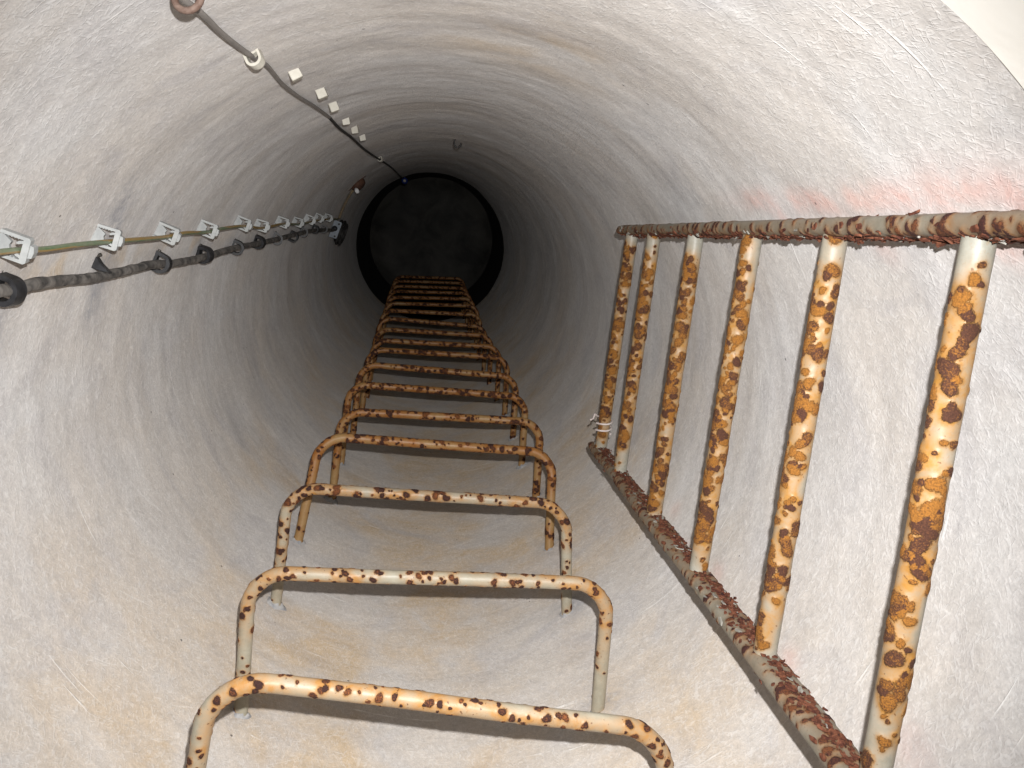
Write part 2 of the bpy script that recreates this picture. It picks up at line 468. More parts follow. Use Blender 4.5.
def build_shaft():
    nth = 420
    zs = np.concatenate([np.linspace(Z_COLLAR, -2.2, 270, endpoint=False), np.linspace(-2.2, -D_END, 210)])
    th = np.linspace(0, 2 * np.pi, nth, endpoint=False)
    TH, ZZ = np.meshgrid(th, zs)
    TH, ZZ = TH.ravel(), ZZ.ravel()
    P = np.stack([R * np.cos(TH), R * np.sin(TH), ZZ], 1)
    d = (fbm(P * 5.0, 3, 3) - 0.5) * 0.010 + (fbm(P * np.array([7, 7, 34]), 9, 3) - 0.5) * 0.0014 + (fbm(P * 45, 21, 2) - 0.5) * 0.0012
    rr = R - d
    V = np.stack([rr * np.cos(TH), rr * np.sin(TH), ZZ], 1)
    V[:, 0] += drift(ZZ)
    # stains that have a shape of their own
    deg = (np.degrees(TH) + 180) % 360 - 180
    n1 = fbm(P * 16, 31, 3)
    n2 = fbm(P * 5, 41, 3)
    pink = np.exp(-((deg - 38.8) / 2.0) ** 2) * smooth(-1.15, -0.95, ZZ) * (0.25 + 0.75 * smooth(0.36, 0.60, n1))
    pink += 0.35 * np.exp(-((deg - 41) / 2.6) ** 2) * np.exp(-((ZZ + 0.55) / 0.09) ** 2)
    pink += 0.9 * np.exp(-((deg - 33.5) / 1.6) ** 2) * np.exp(-((ZZ + 0.52) / 0.05) ** 2)
    for (a, z, r, s) in ((32.4, -0.712, 0.014, .7), (-28.0, -1.296, .012, .6), (-28.9, -1.067, .012, .7), (-28.3, -0.827, .012, .7), (-23.2, -0.623, .020, .45), (-25, -0.66, .013, .3), (-31, -1.19, .01, .5), (36, -0.9, .012, .5), (33, -.83, .01, .4)):
        pink += s * np.exp(-((np.radians(deg - a) * R / r) ** 2 + ((ZZ - z) / (r * 1.6)) ** 2))
    smear = np.zeros_like(ZZ)
    for k in range(len(STEPS)):
        for (x, z) in step_roots(k):
            a = math.degrees(math.atan2(-math.sqrt(R * R - x * x), x))
            da = np.radians(deg - a) * R
            smear += 0.85 * np.exp(-((da + 0.010 * (1 if x < 0 else -1)) / 0.030) ** 2 - ((ZZ - z + 0.012) / 0.045) ** 2)
    smear += 1.2 * np.exp(-((deg - 150.0) / 9.0) ** 2 - ((ZZ + 1.075 + (deg - 150) * 0.004) / 0.030) ** 2)
    smear += 1.0 * np.exp(-((deg - 163.0) / 6.0) ** 2 - ((ZZ + 1.10) / 0.025) ** 2)
    smear += 0.9 * np.exp(-((deg - 166.0) / 5.0) ** 2 - ((ZZ + 0.86) / 0.03) ** 2)
    for z in (-1.305, -1.553, -1.80, -2.02, -2.25):
        smear += 0.45 * np.exp(-((deg - 158.0) / 5.0) ** 2 - ((ZZ - z - 0.02) / 0.03) ** 2)
    # hard-edged old patch beside the far end of the ladder
    ed = 0.02 * (n1 - 0.5)
    smear += 0.42 * smooth(-1.128, -1.136, ZZ + ed) * smooth(-1.36, -1.22, ZZ) * smooth(51, 45, deg + 60 * ed) * smooth(37, 39, deg)
    bottom = np.exp(-((deg + 92) / 54) ** 2)
    tan = bottom * (0.36 + 0.64 * smooth(0.40, 0.60, n2))
    for k in range(5):
        z = STEPS[k][4]
        for x, w in ((-0.08, .035), (0.03, .03), (0.12, .03)):
            a = math.degrees(math.atan2(-R, x * 2.2))
            tan += 0.28 * np.exp(-(np.radians(deg - a) * R / w) ** 2) * smooth(z - 0.42, z - 0.16, ZZ) * smooth(z - 0.10, z - 0.16, ZZ)
    tan += 0.6 * np.exp(-((deg - 156.5) / 3.0) ** 2) * smooth(0.42, 0.6, n1) * smooth(-2.0, -1.5, ZZ)
    tan += 0.50 * np.exp(-((deg - 78) / 13) ** 2 - ((ZZ + 1.02) / 0.14) ** 2) * smooth(0.3, 0.6, n1)
    tan += 0.40 * smooth(0.44, 0.62, fbm(P * 4, 55, 3)) * (0.45 + 0.55 * smooth(20, -40, np.abs(deg + 90) - 60))
    tan += 0.25 * np.exp(-((deg + 30) / 22) ** 2) * smooth(0.40, 0.62, fbm(P * 6, 66, 3))
    A = np.stack([np.clip(pink, 0, 1), np.clip(smear, 0, 1), np.clip(tan, 0, 0.9), np.ones_like(pink)], 1)
    n = len(zs)
    i = np.arange(n - 1)[:, None] * nth
    j = np.arange(nth)[None, :]
    k = (j + 1) % nth
    F = np.stack([i + j, i + k, i + nth + k, i + nth + j], -1).reshape(-1, 4)
    # outer skin so that the wall has thickness
    V2 = [(0.58 * math.cos(t), 0.58 * math.sin(t), z) for z in (Z_COLLAR, -D_END) for t in th[::6]]
    m2 = nth // 6
    base = len(V)
    F2 = [(base + a, base + m2 + a, base + m2 + (a + 1) % m2, base + (a + 1) % m2) for a in range(m2)]
    V = np.vstack([V, np.array(V2)])
    A = np.vstack([A, np.tile([0, 0, 0, 1.0], (len(V2), 1))])
    # bottom rim
    for a in range(m2):
        q = (n - 1) * nth
        ring = [q + (a * 6 + s) % nth for s in range(7)]
        F2.append(ring + [base + m2 + (a + 1) % m2, base + m2 + a])
    o = mesh_obj('wall_shaft', V, F.tolist() + [list(f) for f in F2], M['wall'], None, True, {'stain': A})
    return tag(o, 'round plastered shaft wall, pale grey with tan stains and trowel streaks', None, None, 'structure')

build_shaft()

def ring_wall(name, r0, r1, z0, z1, mat, seg=180, rows=8, jitter=0.0, seed=1, dx=0.0):
    th = np.linspace(0, 2 * np.pi, seg, endpoint=False)
    V, F = [], []
    for q in range(rows + 1):
        z = z0 + (z1 - z0) * q / rows
        P = np.stack([r0 * np.cos(th), r0 * np.sin(th), np.full(seg, z)], 1)
        d = (fbm(P * 7, seed, 3) - 0.5) * jitter
        V += np.stack([(r0 - d) * np.cos(th), (r0 - d) * np.sin(th), P[:, 2]], 1).tolist()
    for z in (z1, z0):
        V += np.stack([r1 * np.cos(th), r1 * np.sin(th), np.full(seg, z)], 1).tolist()
    for q in range(rows + 2):
        for a in range(seg):
            b = (a + 1) % seg
            F.append((q * seg + a, q * seg + b, (q + 1) * seg + b, (q + 1) * seg + a))
    q = rows + 2
    for a in range(seg):
        b = (a + 1) % seg
        F.append((q * seg + a, q * seg + b, b, a))
    o = mesh_obj(name, V, F, mat, None, True, auto=40)
    o.location.x = dx
    return o

tag(ring_wall('wall_collar', R - 0.002, 0.56, Z_TOP, Z_COLLAR, M['collar'], 220, 40, 0.004, 5), 'smooth cream collar at the mouth of the shaft', None, None, 'structure')
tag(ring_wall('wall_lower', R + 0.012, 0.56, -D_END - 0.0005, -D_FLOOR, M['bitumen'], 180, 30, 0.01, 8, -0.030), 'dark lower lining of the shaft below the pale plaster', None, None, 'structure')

def build_floor():
    seg = 120
    V, F = [(0, 0, -D_FLOOR)], []
    rad = [0.08, 0.16, 0.24, 0.32, 0.38, 0.42, 0.465]
    for q, r in enumerate(rad):
        th = np.linspace(0, 2 * np.pi, seg, endpoint=False)
        P = np.stack([r * np.cos(th), r * np.sin(th), np.zeros(seg)], 1)
        h = (fbm(P * 9, 77, 3) - 0.5) * 0.02 + (0.05 * smooth(0.37, 0.465, np.array([r]))[0])
        V += np.stack([P[:, 0], P[:, 1], -D_FLOOR + h], 1).tolist()
    for a in range(seg):
        F.append((0, 1 + a, 1 + (a + 1) % seg))
    for q in range(len(rad) - 1):
        for a in range(seg):
            b = (a + 1) % seg
            F.append((1 + q * seg + a, 1 + (q + 1) * seg + a, 1 + (q + 1) * seg + b, 1 + q * seg + b))
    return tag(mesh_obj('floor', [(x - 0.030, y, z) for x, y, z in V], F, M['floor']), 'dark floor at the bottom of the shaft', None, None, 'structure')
build_floor()

# ------------------------------------------------------------------ rusty rods
def blister_fields(s, phi, rad, length, n, rmin, rmax, seed, dens=None, elong=1.0, side=None, stone=0.5, tr=(0.0, 0.8)):
    """blister 0..1, wash 0..1, tone, and height for a tube surface"""
    g = np.random.default_rng(seed)
    bl = np.zeros_like(s)
    tone = np.full_like(s, stone)
    wash = np.zeros_like(s)
    cs, cp, cr = [], [], []
    tries = 0
    while len(cs) < n and tries < n * 30:
        tries += 1
        a = g.uniform(0, length)
        if dens is not None and g.uniform() > dens(a): continue
        p = g.uniform(0, 2 * np.pi) if side is None else g.normal(side[0], side[1])
        r = rmin + (rmax - rmin) * g.uniform() ** 1.6
        cs.append(a); cp.append(p); cr.append(r)
    for a, p, r in zip(cs, cp, cr):
        sel = np.abs(s - a) < r * 4.5 * max(1, elong)
        dp = (phi[sel] - p + np.pi) % (2 * np.pi) - np.pi
        ds = (s[sel] - a) / elong
        dt = dp * rad
        wob = 1 + 0.16 * np.sin(2 * np.arctan2(dt, ds) + a * 900) + 0.08 * np.sin(3 * np.arctan2(dt, ds) + a * 2100)
        q = np.sqrt(ds ** 2 + dt ** 2) / (r * wob)
        v = np.clip(1.30 - 0.85 * q, 0, 1)
        idx = np.where(sel)[0]
        better = v > bl[idx]
        t = g.uniform(*tr)
        tone[idx[better]] = (t + 0.22 * (0.55 - q))[better]
        bl[idx] = np.maximum(bl[idx], v)
        wash[idx] += 0.5 * np.exp(-(q / 2.3) ** 2)
    tone = np.clip(tone, 0, 1)
    return bl, np.clip(wash, 0, 1), tone

def rod(pts, rad, segs, n, rmin, rmax, seed, dens=None, washbias=0.0, height=0.0009, up=None, **kw):
    """returns verts, faces-by-ring, attribute colours, s per ring"""
    d = np.r_[0, np.cumsum(np.linalg.norm(np.diff(pts, axis=0), axis=1))]
    nr = len(pts)
    S = np.repeat(d, segs)
    PH = np.tile(np.linspace(0, 2 * np.pi, segs, endpoint=False), nr)
    bl, wash, tone = blister_fields(S, PH, rad, d[-1], n, rmin, rmax, seed, dens, **kw)
    q = np.stack([S * 60, np.cos(PH) * 0.9, np.sin(PH) * 0.9], 1)
    rough = fbm(q * np.array([1, 2, 2]), seed + 3, 3)
    low = fbm(np.stack([S * 16, np.cos(PH) * .5 + seed, np.sin(PH) * .5], 1), seed + 5, 2)
    wb = washbias(S) if callable(washbias) else washbias
    wash = np.clip(wash * 0.8 + wb * smooth(0.35, 0.6, low), 0, 1)
    hgt = height * (np.minimum(bl * 1.6, 1) + 0.35 * (rough - 0.5)) + 0.0002 * (rough - 0.5)
    rr = (rad + hgt).reshape(nr, segs)
    V, F, _, _ = tube_arrays(pts, rr, segs, caps=False, up=up)
    A = np.stack([bl, wash, tone, np.ones_like(bl)], 1)
    return V, A, d

def rod_part(name, V, A, segs, i0, i1, mat, parent, cap0=False, cap1=False):
    v = V[i0 * segs:(i1 + 1) * segs]
    a = A[i0 * segs:(i1 + 1) * segs]
    n = i1 - i0 + 1
    i = np.arange(n - 1)[:, None] * segs
    j = np.arange(segs)[None, :]
    k = (j + 1) % segs
    F = np.stack([i + j, i + k, i + segs + k, i + segs + j], -1).reshape(-1, 4).tolist()
    if cap0: F.append(list(reversed(range(segs))))
    if cap1: F.append(list(range((n - 1) * segs, n * segs)))
    return mesh_obj(name, v, F, mat, parent, True, {'wear': a})

def fillet_path(corners, fr, nseg=10):
    C = [np.asarray(c, float) for c in corners]
    out = [C[0]]
    for i in range(1, len(C) - 1):
        a, b, c = C[i - 1], C[i], C[i + 1]
        u = (a - b) / np.linalg.norm(a - b)
        w = (c - b) / np.linalg.norm(c - b)
        p0, p2 = b + u * fr, b + w * fr
        for t in np.linspace(0, 1, nseg):
            # conic-like arc
            k = 0.62
            q = ((1 - t) ** 2 * p0 + 2 * k * t * (1 - t) * b * 1.0 + t * t * p2) / ((1 - t) ** 2 + 2 * k * t * (1 - t) + t * t)
            out.append(q)
    out.append(C[-1])
    return np.array(out)

ORD = ['topmost', 'second', 'third', 'fourth', 'fifth', 'sixth', 'seventh', 'eighth', 'ninth', 'tenth', 'eleventh', 'twelfth', 'thirteenth', 'fourteenth', 'fifteenth', 'sixteenth', 'seventeenth', 'eighteenth']
STEP_R = 0.0088
RUST = [0.85, 0.88, 1.1, 1.3, 1.5, 1.6]

def mortar_lump(parent, pos, nrm, r, seed):
    """ragged low collar of mortar where a leg enters the wall (local to parent)"""
    n = Vector(nrm).normalized()
    t = Vector((0, 0, 1))
    b = n.cross(t).normalized()
    g = np.random.default_rng(seed)
    seg, rings = 26, 6
    V, F = [], []
    ph = g.uniform(0, 6.28, 4)
    for q in range(rings):
        f = q / (rings - 1)
        rad = (STEP_R * 0.8) + (r - STEP_R * 0.8) * f
        for a in range(seg):
            an = 2 * math.pi * a / seg
            w = 1 + f * (0.22 * math.sin(2 * an + ph[0]) + 0.16 * math.sin(3 * an + ph[1]) + 0.12 * math.sin(5 * an + ph[2]) + 0.08 * math.sin(9 * an + ph[3]))
            h = 0.0050 * (1 - f) ** 1.6 * (1 + 0.3 * math.sin(4 * an + ph[1])) - 0.005 * f ** 3 + g.normal(0, 0.0004)
            p = Vector(pos) + (b * math.cos(an) + t * math.sin(an)) * rad * w + n * h
            V.append(p)
    for q in range(rings - 1):
        for a in range(seg):
            c = (a + 1) % seg
            F.append((q * seg + a, q * seg + c, (q + 1) * seg + c, (q + 1) * seg + a))
    return mesh_obj('mortar_patch', V, F, M['mortar'], parent)

def build_step(k):
    lx, ly, rx, ry, z = STEPS[k]
    (ax, az), (bx, bz) = step_roots(k)
    wa = Vector((ax, -math.sqrt(R * R - ax * ax), az))
    wb = Vector((bx, -math.sqrt(R * R - bx * bx), bz))
    L = Vector((lx, ly, z))
    Rt = Vector((rx, ry, z))
    base = (wa + wb) / 2
    a0 = wa + (wa - L).normalized() * 0.018
    b0 = wb + (wb - Rt).normalized() * 0.018
    path = fillet_path([a0 - base, L - base, Rt - base, b0 - base], 0.045 if k else 0.05)
    step = 0.0011 if k < 3 else (0.0017 if k < 7 else 0.005)
    segs = 46 if k < 3 else (28 if k < 7 else 14)
    pts, s = resample(path, step)
    g = np.random.default_rng(100 + k)
    mid = fbm(np.stack([s * 6, 0 * s + k * 3.3, 0 * s], 1), 5, 2) - 0.5
    pts[:, 2] += 0.006 * mid
    ru = RUST[min(k, 5)]
    Lt = s[-1]
    leg = np.linalg.norm(path[1] - path[0])
    def dens(a):
        e = min(a, Lt - a)
        f = 0.28 + 0.72 * smooth(leg * 0.35, leg * 1.1, np.array([e]))[0] if k < 6 else 0.6 + 0.4 * smooth(leg * .2, leg, np.array([e]))[0]
        return f
    def wb_(S):
        e = np.minimum(S, Lt - S)
        return (0.75 if k < 2 else 0.95) * (0.15 + 0.85 * smooth(leg * 0.4, leg * 1.15, e))
    V, A, d = rod(pts, STEP_R, segs, int(60 + 210 * ru), 0.0016, (0.0042 if k < 2 else 0.0060), 300 + k, dens, wb_, height=0.0007, tr=(0.0, 0.62))
    root = empty('step_iron', base)
    sm_ = M['step'] if k < 3 else M['step_rusty']
    e0, e1 = leg, Lt - leg
    i0 = int(np.searchsorted(d, e0)); i1 = int(np.searchsorted(d, e1))
    rod_part('leg', V, A, segs, 0, i0, sm_, root, cap0=True)
    rod_part('tread', V, A, segs, i0, i1, sm_, root)
    rod_part('leg', V, A, segs, i1, len(pts) - 1, sm_, root, cap1=True)
    if k < 8:
        for w, sd in ((wa, 1), (wb, 2)):
            nn = Vector((-w.x, -w.y, 0))
            mortar_lump(root, w - base, nn, 0.020, 900 + 10 * k + sd)
    look = 'cream' if k < 3 else ('orange-rusted' if k < 7 else 'brown-rusted')
    if k == 0:
        lab = 'U-shaped step iron with a slanting tread, cream paint spotted with rust, topmost of the row'
    elif k == len(STEPS) - 1:
        lab = 'rusty U-shaped step iron at the edge of the dark lower lining, lowest of the row'
    else:
        lab = '%s U-shaped step iron, %s in the row down from the slanting topmost one' % (look, ORD[k])
    tag(root, lab, 'step iron', 'step irons in a row down the shaft wall')

for k in range(len(STEPS)):
    build_step(k)

# ------------------------------------------------------------------ the ladder on the wall
UP_O = np.array([0.34571812, 0.26457962, -0.53287521])
LO_O = np.array([0.31650288, -0.12913004, -0.5200621])
AX = np.array([-0.00653728, -0.03204205, -0.99946514])
RAIL_A, RAIL_B, RUNG_R = 0.0080, 0.0155, 0.0108     # flat bar rails: half thickness, half width
LO_R = LO_O + 0.0125 * (LO_O - UP_O) / np.linalg.norm(LO_O - UP_O)

def rail_radius(an):
    c, q = np.abs(np.cos(an)) / RAIL_A, np.abs(np.sin(an)) / RAIL_B
    return (c ** 3.2 + q ** 3.2) ** (-1 / 3.2)

UP_S = [0.0, 0.200, 0.395, 0.599, 0.815, 0.964]
LO_S = [-0.006, 0.194, 0.397, 0.599, 0.819, 0.979]

def flakes(parent, O, s0, s1, inner, n, seed, mats, spread=1.0, base=None):
    """curling scales of rust standing off the inner side of a rail"""
    g = np.random.default_rng(seed)
    V, F = [], []
    A = AX / np.linalg.norm(AX)
    i = inner - A * (inner @ A); i /= np.linalg.norm(i)
    c = np.cross(A, i)
    for _ in range(n):
        s = g.uniform(s0, s1)
        an = g.normal(0, 0.62) * spread
        rd = i * math.cos(an) + c * math.sin(an)
        r0, r1 = float(rail_radius(an)), float(rail_radius(an + 0.02))
        tg = (i * math.cos(an + 0.02) + c * math.sin(an + 0.02)) * r1 - rd * r0
        nrm = np.cross(tg, A); nrm /= np.linalg.norm(nrm)
        if nrm @ rd < 0: nrm = -nrm
        tan = np.cross(nrm, A)
        le = g.uniform(0.004, 0.013); wi = g.uniform(0.0022, 0.006); th = g.uniform(0.0006, 0.0016)
        out = g.uniform() < 0.10
        lift = g.uniform(-0.0004, 0.0010) + (g.uniform(0, 0.003) if out else 0)
        k_ = 2.2 if out else 1.0
        tilt = g.normal(0, 0.13) * k_; roll = g.normal(0, 0.20) * k_; yaw = g.normal(0, 0.40)
        e1 = A * math.cos(yaw) + tan * math.sin(yaw)
        e2 = np.cross(nrm, e1)
        n1 = nrm * math.cos(tilt) + e1 * math.sin(tilt)
        e1 = e1 * math.cos(tilt) - nrm * math.sin(tilt)
        n2 = n1 * math.cos(roll) + e2 * math.sin(roll)
        e2 = e2 * math.cos(roll) - n1 * math.sin(roll)
        P = O + A * s + rd * r0 + nrm * lift
        b = len(V)
        m = 6
        j = g.uniform(0.65, 1.2, m)
        for side in (0, 1):
            for q in range(m):
                t = 2 * math.pi * q / m
                x, y = math.cos(t) * j[q] * le / 2, math.sin(t) * j[q] * wi / 2
                curl = 0.10 * (x / (le / 2)) ** 2 * le
                V.append(P + e1 * x + e2 * y + n2 * (side * th + curl) - base)
        F.append([b + q for q in reversed(range(m))]); F.append([b + m + q for q in range(m)])
        for q in range(m):
            w = (q + 1) % m
            F.append([b + q, b + w, b + m + w, b + m + q])
    o = mesh_obj('rust_flakes', np.array(V), F, mats, parent, False)
    return tag(o, None, None, None, 'stuff')

def build_ladder():
    base = Vector(LO_O + AX * 1.02)
    root = empty('ladder', base)
    bs = np.array(base)
    across = UP_O - LO_O
    for (O, s0, s1, inner, sd) in ((UP_O, -0.19, 1.034, -across, 1), (LO_R, -0.19, 1.030, across, 2)):
        pts, s = resample(np.array([O + AX * s0 - bs, O + AX * s1 - bs]), 0.0022)
        segs = 34
        inn = inner / np.linalg.norm(inner)
        # frame starts at 'up' = inner side, so phi = 0 is the inner side
        L = s[-1]
        V, A, d = rod(pts, 0.0128, segs, 900, 0.0012, 0.0045, 40 + sd, None, 0.30, height=0.0011, up=inn, elong=1.0, side=(0.0 if sd == 2 else 0.25, 1.05))
        # flat bar section: stretch the round tube
        n = len(pts)
        V = V.reshape(n, segs, 3)
        ph = np.linspace(0, 2 * np.pi, segs, endpoint=False)
        V = pts[:, None, :] + (V - pts[:, None, :]) * (rail_radius(ph) / 0.0128)[None, :, None]
        V = V.reshape(-1, 3)
        for i in range(6):
            f = math.sqrt(1 - (i / 6.0) ** 2 * 0.92)
            r = n - 6 + i
            V[r * segs:(r + 1) * segs] = pts[r] + (V[r * segs:(r + 1) * segs] - pts[r]) * f
        rail = rod_part('rail', V, A, segs, 0, n - 1, M['rail'], root, True, True)
        flakes(rail, O, s0 + 0.01, s1 - 0.02, inn, 1100 if sd == 1 else 850, 70 + sd, M['flake'], 1.0, bs)
        f2 = flakes(rail, O, s0 + 0.01, s1 - 0.02, inn, 70, 80 + sd, M['flakegrey'], 1.25, bs)
        f2.name = 'paint_flakes'
    for k in range(6):
        a = UP_O + AX * UP_S[k]
        b = LO_O + AX * LO_S[k]
        u = (b - a) / np.linalg.norm(b - a)
        pts, s = resample(np.array([a + u * RAIL_A * 0.7 - bs, b + u * 0.006 - bs]), 0.0012 if k < 4 else 0.0018)
        L = s[-1]
        segs = 54 if k < 4 else 34
        cdir = np.array(CAM) - (a + b) / 2          # side turned to the open shaft carries most of the rust
        inw = -np.array([a[0] + b[0], a[1] + b[1], 0.0])
        inw = inw / np.linalg.norm(inw) + np.array([0, 0, 0.8])
        def dens(x, L=L):
            return 0.10 + 0.9 * float(smooth(0.01, 0.05, np.array([x]))[0] * smooth(L + 0.01, L - 0.07, np.array([x]))[0])
        def wb_(S, L=L):
            return 1.0 * smooth(0.01, 0.06, S) * smooth(L, L - 0.06, S)
        V, A, d = rod(pts, RUNG_R, segs, [135, 160, 190, 205, 200, 180][k], 0.0018, 0.0068, 500 + k, dens, wb_, height=0.0008, up=inw, side=(0.0, 0.9), stone=0.7, tr=(0.10, 1.0))
        rod_part('rung', V, A, segs, 0, len(pts) - 1, M['rung'], root, True, True)
    return tag(root, 'rusty steel ladder with six round rungs fixed along the shaft wall', 'ladder')
build_ladder()

# ------------------------------------------------------------------ cables and clips
def cyl(deg, z, r):
    a = math.radians(deg)
    return np.array([r * math.cos(a), r * math.sin(a), z])

EARTH = [(151.4, -0.60), (151.5, -0.70), (151.52, -0.771), (151.55, -0.807), (151.82, -0.859), (151.72, -0.928), (151.78, -1.011), (151.95, -1.093), (152.18, -1.234), (151.79, -1.326), (152.19, -1.457), (151.66, -1.572), (151.73, -1.736), (153.15, -1.94), (152.58, -2.166), (153.61, -2.474), (153.17, -2.769), (153.04, -3.098), (153.88, -3.441)]
ECLIP = [(151.64, -0.802), (151.87, -1.024), (152.09, -1.256), (152.29, -1.477), (151.73, -1.736), (153.15, -1.94), (152.68, -2.197), (153.54, -2.455), (152.9, -2.674), (152.47, -2.87), (153.11, -3.13)]
BLACK = [(157.4, -0.62), (157.5, -0.72), (157.61, -0.818), (157.87, -0.846), (157.6, -0.888), (157.93, -0.948), (158.48, -1.032), (158.56, -1.129), (158.43, -1.245), (159.21, -1.37), (159.41, -1.548), (158.73, -1.77), (158.88, -2.022), (158.66, -2.352), (158.35, -2.812), (159.5, -3.2), (160.84, -3.50)]
BCLIP = [(158.05, -0.839), (158.6, -1.305), (159.2, -1.553), (158.94, -1.799), (158.88, -2.022), (158.85, -2.251), (159.6, -2.522), (158.4, -2.695), (158.4, -2.944), (159.44, -3.187)]
GREY = [(115.7, -0.50), (115.7, -0.637), (115.57, -0.677), (115.55, -0.718), (115.81, -0.772), (115.85, -0.836), (115.67, -0.904), (115.39, -0.966), (116.12, -1.079), (116.09, -1.215), (115.61, -1.336), (115.38, -1.507)]
GREY2 = [(115.38, -1.50), (115.97, -1.699), (115.84, -1.927), (116.31, -2.317), (115.68, -2.864), (114.89, -3.535), (115.57, -4.446), (115.6, -5.0)]

def cable(name, poly, r, rad, mat, label, cat, segs=12, step=0.006, ragged=0.0, attr=None, seed=1):
    pts = catmull([cyl(d, z, r) for d, z in poly], 14)
    pts, s = resample(pts, step)
    rr = np.full((len(pts), segs), rad)
    if ragged:
        ph = np.linspace(0, 2 * np.pi, segs, endpoint=False)
        S, P = np.meshgrid(s, ph, indexing='ij')
        nz = fbm(np.stack([S.ravel() * 40, np.cos(P.ravel()) * 1.3, np.sin(P.ravel()) * 1.3], 1), seed, 3).reshape(rr.shape)
        rr = rr + ragged * (nz - 0.5)
    V, F, ri, phi = tube_arrays(pts, rr, segs)
    A = None
    if attr is not None:
        A = {'wear': attr(s[ri], phi)}
    base = pts[-1]
    o = mesh_obj(name, V - base, F, mat, None, True, A)
    o.location = base
    return tag(o, label, cat)

def earth_attr(S, PH):
    ph0 = -1.25 + 2.9 * smooth(0.30, 0.46, S) - 2.6 * smooth(0.78, 0.86, S) + 2.6 * smooth(0.92, 1.0, S) + 0.8 * np.sin(S * 6.0) * smooth(0.9, 1.2, S)
    g = (np.cos(PH - ph0) > 0.15).astype(float)
    dirt = 0.25 * fbm(np.stack([S * 20, np.cos(PH), np.sin(PH)], 1), 4, 2)
    return np.stack([g, dirt, 0 * S, np.ones_like(S)], 1)

cable('earth_wire', EARTH, 0.430, 0.0028, M['earth'], 'green and yellow striped earth wire held off the wall by grey-white clips', 'wire', 16, 0.004, attr=earth_attr)
cable('thick_cable', BLACK, 0.436, 0.0060, M['black_cable'], 'thick weathered black cable with torn skin running through black clips', 'cable', 18, 0.004, ragged=0.0034, seed=12)
cable('grey_cable', [(d + 0.5, z * 1.037) for d, z in GREY], 0.4460, 0.0027, M['grey_cable'], 'smooth grey cable passing through a rusty ring and a cream clip', 'cable', 14, 0.005, ragged=0.0004)
cable('thin_black_wire', [(d + 0.5, z * 1.037) for d, z in GREY2[:-1]] + [(116.0, -5.05)], 0.4460, 0.0030, M['black_far'], 'thin black wire carrying on from the grey cable past the cream blocks', 'wire', 12, 0.008, ragged=0.0006)

def wall_frame(o, deg, z, r=R):
    p = cyl(deg, z, r)
    o.location = p
    o.rotation_euler = (0, 0, math.radians(deg) + math.pi)

mm = 0.001
def make_earth_clip():
    root = empty('cable_clip')
    m = MB()
    z0, z1 = -4 * mm, 4 * mm
    outer = [(-4, -14), (31, -14), (33, -12), (33, 12), (31, 14), (-4, 14)]
    inner = [(-4, -10.5), (26.5, -10.5), (26.5, 10.5), (-4, 10.5)]
    for poly in ([(-4, -14), (31, -14), (33, -12), (33, -10.5), (26.5, -10.5), (-4, -10.5)],
                 [(-4, 10.5), (26.5, 10.5), (33, 10.5), (33, 12), (31, 14), (-4, 14)],
                 [(26.5, -10.5), (33, -10.5), (33, 10.5), (26.5, 10.5)]):
        m.prism([(x * mm, y * mm) for x, y in poly], z0, z1)
    for q in range(6):                                     # teeth inside the arms
        x = 4 + q * 3.2
        for sgn in (-1, 1):
            tri = [(x, sgn * 10.5), (x + 2.4, sgn * 10.5), (x + 1.2, sgn * 9.2)]
            if sgn < 0: tri = tri
            else: tri = tri[::-1]
            m.prism([(a * mm, b * mm) for a, b in tri], z0 + 1 * mm, z1 - 1 * mm)
    m.build('frame', M['white_plastic'], root, False)
    w = MB()
    w.prism([(a * mm, b * mm) for a, b in [(-4, -10), (5, -10), (15, -4), (13.5, 0), (15, 4), (5, 10), (-4, 10)]], z0 + 1 * mm, z1 - 3 * mm)
    w.build('saddle', M['white_plastic'], root)
    for sgn in (-1, 1):
        j = MB()
        p = [(26.5, sgn * 9.5), (26.5, sgn * 6.5), (21.5, sgn * 4.2), (20, sgn * 5.6), (22, sgn * 8)]
        if sgn > 0: p = p[::-1]
        j.prism([(a * mm, b * mm) for a, b in p], z0 + 1 * mm, z1 - 1 * mm)
        j.build('jaw', M['white_plastic'], root)
    t = MB()
    t.prism([(33 * mm, -7 * mm), (36.5 * mm, -6 * mm), (37.5 * mm, 0), (36.5 * mm, 6 * mm), (33 * mm, 7 * mm)], z0 - 3 * mm, z1 - 2 * mm)
    t.build('tab', M['white_plastic'], root)
    return root

def strap_profile(h, half, th, n=14, flat=0.0):
    """outer and inner outline of a D-shaped strap rising h from the wall"""
    out, inn = [(-4 * mm, -half)], [(-4 * mm, -half + th)]
    c = h - half * 0.9
    for q in range(n + 1):
        a = -math.pi / 2 + math.pi * q / n
        sx, sy = math.cos(a), math.sin(a)
        out.append((c + sx * half * 0.9, sy * half))
        inn.append((c + sx * (half * 0.9 - th), sy * (half - th)))
    out.append((-4 * mm, half)); inn.append((-4 * mm, half - th))
    return out, inn

def strap_mesh(h, half, th, z0, z1):
    o, i = strap_profile(h, half, th)
    n = len(o)
    V, F = [], []
    for z in (z0, z1):
        V += [(x, y, z) for x, y in o]
        V += [(x, y, z) for x, y in i]
    for q in range(n - 1):
        F.append((q, q + 1, 2 * n + q + 1, 2 * n + q))                    # outer
        F.append((n + q + 1, n + q, 3 * n + q, 3 * n + q + 1))            # inner
        F.append((q + 1, q, n + q, n + q + 1))                            # faces
        F.append((2 * n + q, 2 * n + q + 1, 3 * n + q + 1, 3 * n + q))
    F.append((0, 2 * n, 3 * n, n)); F.append((n - 1, 2 * n - 1, 4 * n - 1, 3 * n - 1))
    return V, F

